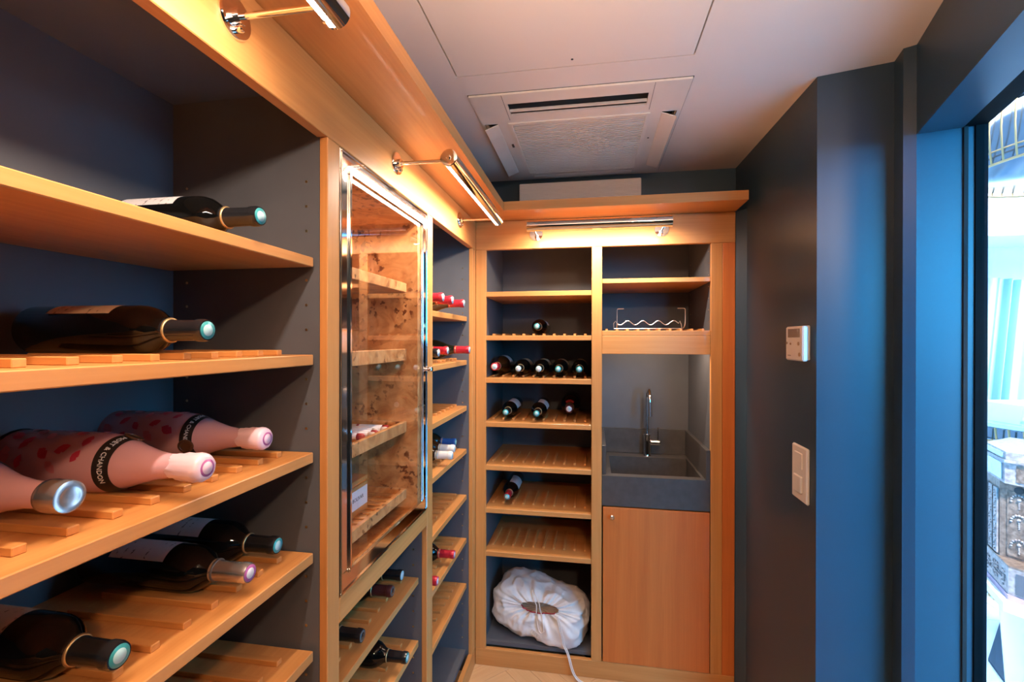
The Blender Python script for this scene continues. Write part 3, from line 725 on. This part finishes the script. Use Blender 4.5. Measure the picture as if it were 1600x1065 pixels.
s2 = loop([(.27, -.20), (.33, -.34), (.38, -.50), (.45, -.70), (.52, -.90)])
p3 = s2[-1]
cordpts = s2+[Vector((-.105, 2.10, .105)), Vector((-.095, 2.090, .082)), Vector((-.085, 2.078, .05)), Vector((-.07, 2.07, .02)), Vector((-.045, 2.062, .005)), Vector((-.01, 2.052, .0035)), Vector((.06, 2.047, .0035)), Vector((.16, 2.05, .0035))]
def smooth(pts, k=3):
    for _ in range(k):
        q = [pts[0]]
        for a, b in zip(pts, pts[1:]): q += [a*.75+b*.25, a*.25+b*.75]
        pts = q+[pts[-1]]
    return pts
part(bag, MB().tube(smooth(cordpts, 2), .0024, 6), 'drawstring', 'cord_white')
c2p = [p_+Vector((-.006, -.004, .001)) for p_ in cordpts]; c2p[-1] = Vector((.05, 1.98, .0035)); c2p[-2] = Vector((.03, 2.015, .0035)); c2p[-3] = Vector((-.005, 2.035, .0035)); c2p[-4] = Vector((-.05, 2.056, .0045))
part(bag, MB().tube(smooth(c2p, 2), .0024, 6), 'drawstring', 'cord_white')
coil = []
b0 = onbag(-.12, -.86*vup, .003); b1 = onbag(.06, -.93*vup, .003)
for i in range(50):
    t = i/49; coil.append(b0.lerp(b1, t)+Vector((.008*cos(t*8*pi), 0, .011*sin(t*8*pi)))-Vector((0, .004, 0)))
part(bag, MB().tube(coil, .0012, 5), 'wire_coil', 'wire_steel')

# ------------------------------------------------------------------ wire bottle rack
wr = thing('wire_bottle_rack', 'small wavy wire bottle rack standing on the shelf above the sink', 'rack', (.25, 2.25, 1.530))
zr = 1.5318
def arc_poly(pts, k=2): return smooth([Vector(p_) for p_ in pts], k)
for yy in (2.19,):
    w_ = [Vector((.095, yy, zr)), Vector((.0945, yy, 1.556)), Vector((.103, yy, 1.566))]
    for i in range(41):
        t = i/40; w_.append(Vector((.110+.265*t, yy, 1.5575+.0095*cos(t*2*pi*4+pi*.6))))
    w_ += [Vector((.381, yy, 1.565)), Vector((.387, yy, 1.55)), Vector((.389, yy, zr))]
    part(wr, MB().tube(w_, .0013, 6), 'wave_wire', 'wire_steel')
part(wr, MB().tube(arc_poly([(.14, 2.2, 1.622), (.118, 2.2, 1.622), (.111, 2.2, 1.621), (.110, 2.2, 1.61), (.110, 2.2, 1.56), (.109, 2.2, zr+.008), (.11, 2.24, zr), (.11, 2.33, zr)]), .0018, 6), 'side_hook', 'wire_steel')
part(wr, MB().tube(arc_poly([(.373, 2.2, 1.622), (.398, 2.2, 1.622), (.405, 2.2, 1.62), (.406, 2.2, 1.61), (.406, 2.2, 1.56), (.403, 2.2, zr+.008), (.40, 2.24, zr), (.40, 2.33, zr)]), .0018, 6), 'side_hook', 'wire_steel')
part(wr, MB().tube([(.095, 2.19, zr), (.389, 2.19, zr)], .0013, 6).tube([(.11, 2.33, zr), (.40, 2.33, zr)], .0013, 6), 'base_wire', 'wire_steel')

# ------------------------------------------------------------------ sink
sk = thing('stone_sink', 'dark stone sink block with raised splash in the back corner niche', 'sink', (.266, 2.3, .7595))
sx0, sx1, sy0, sy1, sz = .0425, .4895, D, 2.568, .889
ix0, ix1, iy0, iy1, zb = .083, .462, 2.145, 2.468, .765
m = MB()
o_ = [(sx0, sy0), (sx1, sy0), (sx1, sy1), (sx0, sy1)]; i_ = [(ix0, iy0), (ix1, iy0), (ix1, iy1), (ix0, iy1)]
vs = [(x, y, .7595) for x, y in o_]+[(x, y, sz) for x, y in o_]+[(x, y, sz) for x, y in i_]+[(x, y, zb) for x, y in i_]
fs = [(3, 2, 1, 0)]+[(i, (i+1) % 4, 4+(i+1) % 4, 4+i) for i in range(4)]+[(4+i, 4+(i+1) % 4, 8+(i+1) % 4, 8+i) for i in range(4)]+[(8+i, 8+(i+1) % 4, 12+(i+1) % 4, 12+i) for i in range(4)]+[(12, 13, 14, 15)]
part(sk, m.add(vs, fs), 'basin_block', 'stone')
part(sk, B(.472, .4895, D, 2.552, sz, 1.0165), 'splash_board', 'stone')
part(sk, B(.0425, .0600, D+.02, 2.552, sz, 1.0165), 'splash_board', 'stone')
part(sk, B(.0425, .4895, 2.552, 2.568, sz, 1.0165), 'splash_board', 'stone')
part(sk, MB().lathe([(0, .022), (.003, .021), (.003, .008)], (.27, 2.31, zb), (0, 0, 1), 20), 'drain', 'chrome')
fc = thing('faucet', 'chrome swan neck faucet with side lever behind the sink', 'faucet', (.277, 2.508, sz))
part(fc, MB().lathe([(0, .021), (.004, .0195), (.012, .0185), (.100, .0185), (.106, .0215), (.110, .0215), (.112, .010), (.122, .0095)], (.277, 2.508, sz), (0, 0, 1), 28), 'body', 'chrome')
sp = [(.277, 2.508, sz+.11), (.277, 2.508, 1.10)]+[(.277, 2.508-.058+.058*cos(t), 1.175+.062*sin(t)) for t in [pi*i/16 for i in range(17)]]+[(.277, 2.391, 1.15), (.277, 2.391, 1.125)]
part(fc, MB().tube(sp, .0085, 14), 'spout', 'chrome')
part(fc, MB().cyl((.277, 2.391, 1.148), (.277, 2.391, 1.108), .0100, 16), 'nozzle', 'chrome')
part(fc, MB().lathe([(0, .012), (.003, .0155), (.045, .0155), (.049, .0125)], (.293, 2.508, .957), (1, -.1, 0), 22), 'handle', 'chrome')
part(fc, MB().cyl((.330, 2.504, .970), (.330, 2.500, 1.036), .0026, 10, .003), 'lever', 'chrome')
# light under the apron
ul = thing('under_shelf_light', 'slim light bar hidden under the shelf above the sink', 'light', (.27, 2.2, 1.499))
part(ul, B(.10, .44, D+.03, D+.07, 1.484, 1.4995), 'housing', 'white_plastic')
part(ul, MB().box(.11, .43, D+.034, D+.066, 1.482, 1.484), 'diffuser', 'led_glow')
area('under_shelf_glow', (.27, D+.05, 1.480), (0, .55, -1), .32, .03, 3.6, (1, .8, .6))

# ------------------------------------------------------------------ ceiling air conditioner and filter panel
ZA = 2.2235; q_ = 1.0157
ac = thing('ceiling_air_conditioner', 'square cream ceiling cassette air conditioner with ribbed grille', 'air conditioner', (-.045, 1.75, ZA))
ax0, ax1, ay0, ay1 = -.372*q_, .277*q_, 1.392*q_, 2.13*q_
gx0, gx1, gy0, gy1 = -.281*q_, .182*q_, 1.575*q_, 2.07*q_
slots = [(-.263, .164, 1.450, 1.524), (-.363, -.318, 1.577, 2.045), (.219, .264, 1.577, 2.045), (-.263, .164, 2.095, 2.12)]
slots = [tuple(v*q_ for v in h) for h in slots]
m = MB(); ringpanel(m, ax0, ax1, ay0, ay1, slots+[(gx0, gx1, gy0, gy1)], ZA, ZA+.006)
part(ac, m, 'face_panel', 'ac_plastic')
part(ac, MB().box(-.36, .265, 1.425, 2.14, ZA+.030, ZA+.045), 'back_plate', 'slot_dark')
m = MB()
for b in ((ax0, ax1, ay0, ay0+.006), (ax0, ax1, ay1-.006, ay1), (ax0, ax0+.006, ay0+.006, ay1-.006), (ax1-.006, ax1, ay0+.006, ay1-.006)): m.box(*b, ZA+.006, CEIL)
part(ac, m, 'edge_rim', 'ac_plastic')
m = ringpanel(MB(), ax0-.003, ax1+.003, ay0-.002, ay1+.003, [(ax0, ax1, ay0, ay1)], CEIL-.0008, CEIL)
part(ac, m, 'painted_shadow', 'slot_dark')  # dark strip standing in for the shadow line round the panel
gm = MB(); ringpanel(gm, gx0, gx1, gy0, gy1, [(gx0+.012, gx1-.012, gy0+.012, gy1-.012)], ZA-.004, ZA+.010)
gr = part(ac, gm, 'grille', 'ac_plastic')
gm = MB(); n = 34
for k in range(n):
    y = gy0+.012+(gy1-gy0-.024)*(k+.5)/n; gm.box(gx0+.012, gx1-.012, y-.0032, y+.0032, ZA-.003, ZA+.004)
sub(ac, gr, gm, 'grille_slat', 'ac_plastic', kind='stuff')
part(ac, MB().box(gx0, gx1, gy0, gy1, ZA+.0115, ZA+.0155), 'filter_mesh', 'slot_dark')
def flap(x0, x1, y0, y1, tilt, along):
    x0, x1, y0, y1 = x0*q_, x1*q_, y0*q_, y1*q_
    m = MB(); 
    if along == 'y':
        dz = tilt; vs = [(x0, y0, ZA-.002-dz*0), (x1, y0, ZA-.002-dz), (x0, y0, ZA+.001), (x1, y0, ZA+.001-dz)]
        vs = vs+[(a, y1, c_) for a, _, c_ in vs]; fs = [(0, 1, 5, 4), (2, 6, 7, 3), (0, 2, 3, 1), (4, 5, 7, 6), (0, 4, 6, 2), (1, 3, 7, 5)]
    else:
        dz = tilt; vs = [(x0, y0, ZA-.0015), (x0, y1, ZA-.0015-dz), (x0, y0, ZA+.001), (x0, y1, ZA+.001-dz)]
        vs = vs+[(x1, b, c_) for _, b, c_ in vs]; fs = [(0, 4, 5, 1), (2, 3, 7, 6), (0, 1, 3, 2), (4, 6, 7, 5), (0, 2, 6, 4), (1, 5, 7, 3)]
    part(ac, m.add(vs, fs), 'flap', 'ac_plastic')
flap(-.318, -.362, 1.582, 2.040, .016, 'y'); flap(.219, .263, 1.582, 2.040, .016, 'y'); flap(-.258, .159, 2.097, 2.118, .003, 'x')
part(ac, MB().box(-.262*q_, .163*q_, 1.494*q_, 1.5015*q_, ZA-.001, ZA+.006), 'flap', 'ac_plastic')
part(ac, MB().lathe([(0, .0035), (.001, .0035)], (-.20, 1.2, 0), (0, 0, -1), 8) if False else MB().cyl((.200, 1.80, ZA-.001), (.200, 1.80, ZA), .0035, 10), 'status_light', 'gap_black')
part(ac, MB().box(-.304, -.296, 1.775, 1.80, ZA-.003, ZA), 'latch', 'slot_dark'); 
for xq in (-.277, .178): part(ac, MB().box(xq, xq+.0012, ay0+.003, 1.58, ZA-.0006, ZA), 'seam', 'slot_dark')

fpn = thing('filter_panel', 'white ribbed plastic panel standing on the cornice under the ceiling', 'panel', (-.06, 2.12, ZC))
part(fpn, B(-.328, .208, 2.122, 2.134, ZC, 2.186, b=.003), 'panel_plate', 'filter_white' if False else 'ceiling_white')
m = MB()
for k in range(16): z = ZC+.006+k*.0079; m.box(-.324, .204, 2.1195, 2.122, z, z+.0045)
part(fpn, m, 'rib', 'ceiling_white', kind='stuff')

# ------------------------------------------------------------------ thermostat and light switch
ts = thing('thermostat', 'cream wall thermostat with grey display above the light switch', 'thermostat', (XW, 1.56, 1.47))
part(ts, B(.620, XW, 1.512, 1.634, 1.421, 1.5235, b=.003), 'back_plate', 'white_plastic')
fp = part(ts, B(.603, .619, 1.500, 1.622, 1.4185, 1.5225, b=.004), 'front_housing', 'white_plastic')
sub(ts, fp, B(.6022, .604, 1.520, 1.604, 1.489, 1.515, b=.0005), 'display', 'display_grey')
for yy, zz, r in ((1.611, 1.472, .0038), (1.583, 1.470, .0038), (1.527, 1.470, .0055), (1.520, 1.438, .006)):
    sub(ts, fp, MB().lathe([(0, r), (.002, r), (.0028, r*.7)], (.603, yy, zz), (-1, 0, 0), 14), 'button', 'button_tan')
sub(ts, fp, MB().box(.6026, .603, 1.583, 1.606, 1.4325, 1.4345), 'maker_mark', 'display_grey')
sw = thing('light_switch', 'cream two rocker light switch plate below the thermostat', 'switch', (XW, 1.565, 1.075))
part(sw, B(.620, XW, 1.512, 1.618, .994, 1.160, b=.004), 'plate', 'white_plastic')
for z0_, z1_, tl_ in ((1.092, 1.140, 0), (1.020, 1.070, .003)):
    r_ = part(sw, B(.6165-tl_, .621, 1.540, 1.592, z0_, z1_, b=.002), 'rocker', 'white_plastic')

# ------------------------------------------------------------------ doorway
fr = structure(MB().prism([P(-.02, .09), P(.006, .09), P(.006, .098), P(-.02, .098)], 0, 2.003).build('door_1', 'brush_seal'))
MB().prism([P(-.02, .099), P(-.001, .099), P(-.001, .112), P(-.02, .112)], 0, 2.003).build('jamb_strip', 'wall_paint', fr)
MB().prism([P(-.02, .1122), P(.004, .1122), P(.004, .135), P(-.02, .135)], 0, 2.003).build('jamb_frame', 'frame_black', fr)
MB().prism([P(DW, .09), P(DW+.03, .09), P(DW+.03, .135), P(DW, .135)], 0, 2.20).build('jamb_frame', 'frame_black', fr)
MB().prism([P(-.02, .0905), P(DW, .0905), P(DW, .135), P(-.02, .135)], 2.0035, 2.20).build('head_frame', 'frame_black', fr)
MB().prism([P(.0045, .120), P(DW-.001, .120), P(DW-.001, .124), P(.0045, .124)], .002, 2.003).build('glass_pane', 'door_glass', fr)

# ------------------------------------------------------------------ bright room beyond the doorway
structure(MB().box(.55, 4.2, -3, 4.3, -.06, -.012).build('floor_outer', 'gap_black'))
flo = bpy.data.objects['floor_outer']
pm = MB().bbox(-.298, .298, -.298, .298, -.012, 0, b=.0015).mesh('tile', 'tile')
for i in range(6):
    for j in range(11):
        x, y = 1.3+.6*i, -2.2+.6*j
        if x > 3.9: continue
        o = bpy.data.objects.new('tile', pm); COL.objects.link(o); o.parent = flo; o.location = (x, y, 0)
structure(MB().box(.55, 4.2, 4.0, 4.1, 0, 2.7).build('wall_outer_far', 'outer_white'))
structure(MB().box(.55, 4.2, -3.1, -3.0, 0, 2.7).build('wall_outer_near', 'outer_white'))
structure(MB().box(.6, 4.2, -3, 4, 2.62, 2.7).build('ceiling_outer', 'outer_white'))
structure(MB().box(1.05, 1.08, 1.6, 4.0, 0, 2.7).build('wall_outer_side', 'outer_white'))
m = MB(); m.box(4.1, 4.2, -3, 4, 0, .35); m.box(4.1, 4.2, -3, 4, 2.35, 2.7); m.box(4.1, 4.2, 2.1, 4, .35, 2.35); m.box(4.1, 4.2, -3, -1.3, .35, 2.35)
structure(m.build('wall_outer_window', 'outer_white'))
structure(MB().box(1.08, 4.1, 3.55, 4.0, 2.16, 2.62).build('trim_2', 'outer_white'))
m = MB(); nx = 160; vs = []; fs = []
for j in range(9):
    z = .9+(2.16-.9)*j/8
    for i in range(nx+1):
        x = 2.55+.62*i/nx; vs.append((x, .030*sin(i*.28)+.008*sin(i*.71), z-1.5))
for j in range(8):
    for i in range(nx): q = j*(nx+1)+i; fs.append((q, q+1, q+nx+2, q+nx+1))
cu = m.add(vs, fs, True).build('curtain', 'curtain_cloth', offset=(.06, 3.88, 1.5)); cu.rotation_euler = (0, radians(5), 0)
tag(cu, 'blue and white striped curtain seen through the doorway', 'curtain')
# chandelier
ch = thing('gold_chandelier', 'large round hanging basket of curved gold rods beyond the doorway', 'chandelier', (2.36, 2.62, 2.3))
cc = Vector((2.36, 2.62, 0)); Rr = .52
def circ(r, z, n=64): return [cc+Vector((r*cos(2*pi*i/n), r*sin(2*pi*i/n), z)) for i in range(n+1)]
part(ch, MB().tube(circ(Rr, 2.30), .006, 6), 'lower_ring', 'gold'); part(ch, MB().tube(circ(Rr, 2.36), .004, 6), 'lower_ring', 'gold')
part(ch, MB().tube(circ(Rr-.02, 2.60), .006, 6), 'upper_ring', 'gold')
part(ch, MB().lathe([(2.31, Rr-.03), (2.315, Rr-.02), (2.56, Rr-.05), (2.61, Rr-.05)], (2.36, 2.62, 0), (0, 0, 1), 64), 'shade_drum', 'smoked_mirror')
for i in range(60):
    a = 2*pi*i/60; o = [cc+Vector(((Rr+.012*sin(pi*t))*cos(a), (Rr+.012*sin(pi*t))*sin(a), 2.30+.31*t)) for t in (0, .25, .5, .75, 1)]
    part(ch, MB().tube(o, .004, 5), 'rod', 'gold')
# round side table
tb = thing('round_table', 'round mirrored table with a cage of gold rods beyond the doorway', 'table', (2.60, 3.08, 0))
ct_ = Vector((2.60, 3.08, 0)); Rt = .47
part(tb, MB().lathe([(1.0, Rt-.02), (1.012, Rt), (1.03, Rt)], ct_, (0, 0, 1), 72), 'tabletop', 'pale_glass')
part(tb, MB().lathe([(.94, Rt-.03), (1.0, Rt-.03)], ct_, (0, 0, 1), 72), 'apron', 'smoked_mirror')
part(tb, MB().tube([ct_+Vector((Rt*cos(2*pi*i/72), Rt*sin(2*pi*i/72), .935)) for i in range(73)], .006, 6), 'ring', 'gold')
part(tb, MB().lathe([(0, .30), (.02, .30), (.03, .12), (.94, .10)], ct_, (0, 0, 1), 32), 'pedestal', 'outer_white')
for i in range(48):
    a = 2*pi*i/48; part(tb, MB().cyl(ct_+Vector((Rt*cos(a), Rt*sin(a), 1.01)), ct_+Vector((Rt*.72*cos(a), Rt*.72*sin(a), .0)), .005, 6), 'rod', 'gold')
tr = thing('white_tray', 'white rectangular tray on the round table beyond the doorway', 'tray', (2.55, 3.05, 1.031))
d1 = Vector((.98, .17, 0)); 
def trpt(a, b, z): q = Vector((2.30, 2.93, z))+Vector((.985, .17, 0))*a+Vector((-.17, .985, 0))*b; return q
def obox(m, a0, a1, b0, b1, z0, z1):
    vs = [trpt(a, b, z) for z in (z0, z1) for b in (b0, b1) for a in (a0, a1)]
    m.add(vs, [(0, 2, 3, 1), (4, 5, 7, 6), (0, 1, 5, 4), (2, 6, 7, 3), (0, 4, 6, 2), (1, 3, 7, 5)]); return m
part(tr, obox(MB(), -.06, .48, 0, .26, 1.0305, 1.038), 'tray_floor', 'outer_white')
for q in ((-.06, .48, .25, .26), (-.06, -.05, 0, .26), (.47, .48, 0, .26)): part(tr, obox(MB(), *q, 1.038, 1.135), 'tray_side', 'outer_white')
part(tr, obox(MB(), -.06, .48, 0, .01, 1.038, 1.055), 'tray_side', 'outer_white')
# cash register
rg_ = thing('cash_register', 'ornate antique embossed metal cash register beyond the doorway', 'cash register', (1.55, 1.85, .60))
K = Vector((1.389, 1.859)); Rv = Vector((.57, -.82)).normalized(); Lv = Vector((.34, .94)).normalized(); In = Vector((.82, .57)).normalized()
SH = {.032: .085, .012: .045, .03: .035, .004: .012, .002: .04}
def rpoly(ins):
    sh = SH.get(ins, 0); k = K+In*min(ins, .01)+Lv*sh; r_ = k+Rv*.42; l_ = k+Lv*(.22-sh)
    l2 = l_+In*.20; r2 = r_+In*.34
    return [tuple(k), tuple(r_), tuple(r2), tuple(l2), tuple(l_)]
def along(ins, s, face, z, out=0.0):
    k = K+In*min(ins, .01)+Lv*SH.get(ins, 0)
    if face == 'L': q = k+Lv*s+Vector((-.94, .34))*out
    else: q = k+Rv*s+Vector((-.82, -.57))*out
    return Vector((q.x, q.y, z))
part(rg_, MB().prism(rpoly(-.004), .604, .622), 'foot_moulding', 'purple_base')
db = part(rg_, MB().prism(rpoly(0), .622, .712), 'drawer_case', 'register_metal_pale')
bd = part(rg_, MB().prism(rpoly(.032), .712, .985), 'body', 'register_metal')
dc = part(rg_, MB().prism(rpoly(.012), .985, 1.060), 'display_case', 'register_metal_pale')
part(rg_, MB().prism(rpoly(.0), .712, .718), 'ledge', 'register_metal')
part(rg_, MB().prism(rpoly(.002), 1.060, 1.068), 'ledge', 'register_metal_pale')
tp = part(rg_, MB().prism(rpoly(.03), 1.068, 1.096), 'top_case', 'register_metal_pale')
def plate(ins, face, s0, s1, z0, z1, o0, o1):
    vs = [along(ins, s, face, z, o) for o in (o0, o1) for z in (z0, z1) for s in (s0, s1)]
    return MB().add(vs, [(0, 2, 3, 1), (4, 5, 7, 6), (0, 1, 5, 4), (2, 6, 7, 3), (0, 4, 6, 2), (1, 3, 7, 5)])
sub(rg_, dc, plate(.012, 'L', .02, .16, .995, 1.052, 0, .003), 'display_window', 'pale_glass')
sub(rg_, dc, plate(.012, 'F', .03, .38, .995, 1.052, 0, .003), 'cover_plate', 'register_metal')
sub(rg_, tp, plate(.03, 'L', .02, .17, 1.073, 1.090, 0, .003), 'display_window', 'pale_glass')
sub(rg_, db, plate(0, 'F', .02, .40, .630, .700, 0, .004), 'drawer_front', 'dark_panel')
for k in range(3):
    s = .008+.044*k
    q = sub(rg_, bd, plate(.032, 'L', s, s+.032, .725, .955, 0, .006), 'pilaster', 'register_metal_pale')
for k in range(5):
    s = .02+.08*k
    sub(rg_, bd, plate(.032, 'F', s, s+.062, .73, .955, 0, .004), 'relief_panel', 'register_metal')
    sub(rg_, bd, plate(.032, 'F', s+.066, s+.072, .722, .975, 0, .008), 'moulding', 'register_metal_pale')
orn = MB()
for k in range(5):
    s = .02+.08*k+.031
    for zc in (.775, .86, .93):
        for i in range(9):
            a = pi*i/8; orn.ball(along(.032, s+.020*cos(a), 'F', zc+.024*sin(a)-.008, .006), .0042, n=6)
        orn.ball(along(.032, s, 'F', zc, .006), .006, n=6)
        for i in range(5): orn.ball(along(.032, s, 'F', zc-.03+.006*i, .005), .003, n=6)
for k in range(3):
    s = .008+.044*k+.016
    for i in range(24):
        z = .735+.009*i; orn.ball(along(.032, s+.009*sin(i*1.2), 'L', z, .0065), .0032, n=6)
sub(rg_, bd, orn, 'embossed_ornament', 'register_metal_pale', kind='stuff')
orn = MB()
for i in range(90):
    t = i/90; a = t*2*pi*5; orn.ball(along(0, .11+(.02+.06*(i % 2))*cos(a*.2), 'L', .666+(.008+.018*(i % 3)/2)*sin(a*.6), .001), .0036, n=6)
sub(rg_, db, orn, 'embossed_ornament', 'register_metal_pale', kind='stuff')
sub(rg_, bd, MB().lathe([(0, .012), (.003, .012), (.003, .008)], along(.032, .05, 'F', .962, .004), (-.82, -.57, 0), 18), 'keyhole', 'gap_black')
st = thing('register_stand', 'pale stand with rounded top carrying the cash register', 'stand', (1.6, 1.9, 0))
rp = [Vector(q) for q in rpoly(-.035)]
part(st, MB().prism([tuple(q) for q in rp], .575, .6035), 'stand_top', 'cream_base')
part(st, MB().prism([(1.90, 1.62), (2.06, 1.74), (1.98, 2.02), (1.88, 1.98)], 0, .575), 'stand_column', 'cream_base')
# bin and mat
bn = thing('waste_bin', 'translucent white plastic bin standing under the cash register', 'bin', (1.655, 2.035, 0))
m = MB(); n = 40
prof = [(0, .10), (.004, .105), (.48, .135), (.50, .135), (.505, .150), (.515, .150), (.515, .130), (.48, .128), (.02, .10), (.015, .002)]
part(bn, m.lathe(prof, (1.655, 2.035, 0.0), (0, 0, 1), n), 'bin_body', 'bin_plastic')
tag(MB().prism([(2.3458, 3.1429), (1.8063, 2.5235), (1.7604, 2.3785), (2.3, 2.25), (2.75, 2.9)], 0, .012).build('floor_mat', 'mat_blue'), 'dark blue mat with a pointed corner on the pale tiles', 'mat')
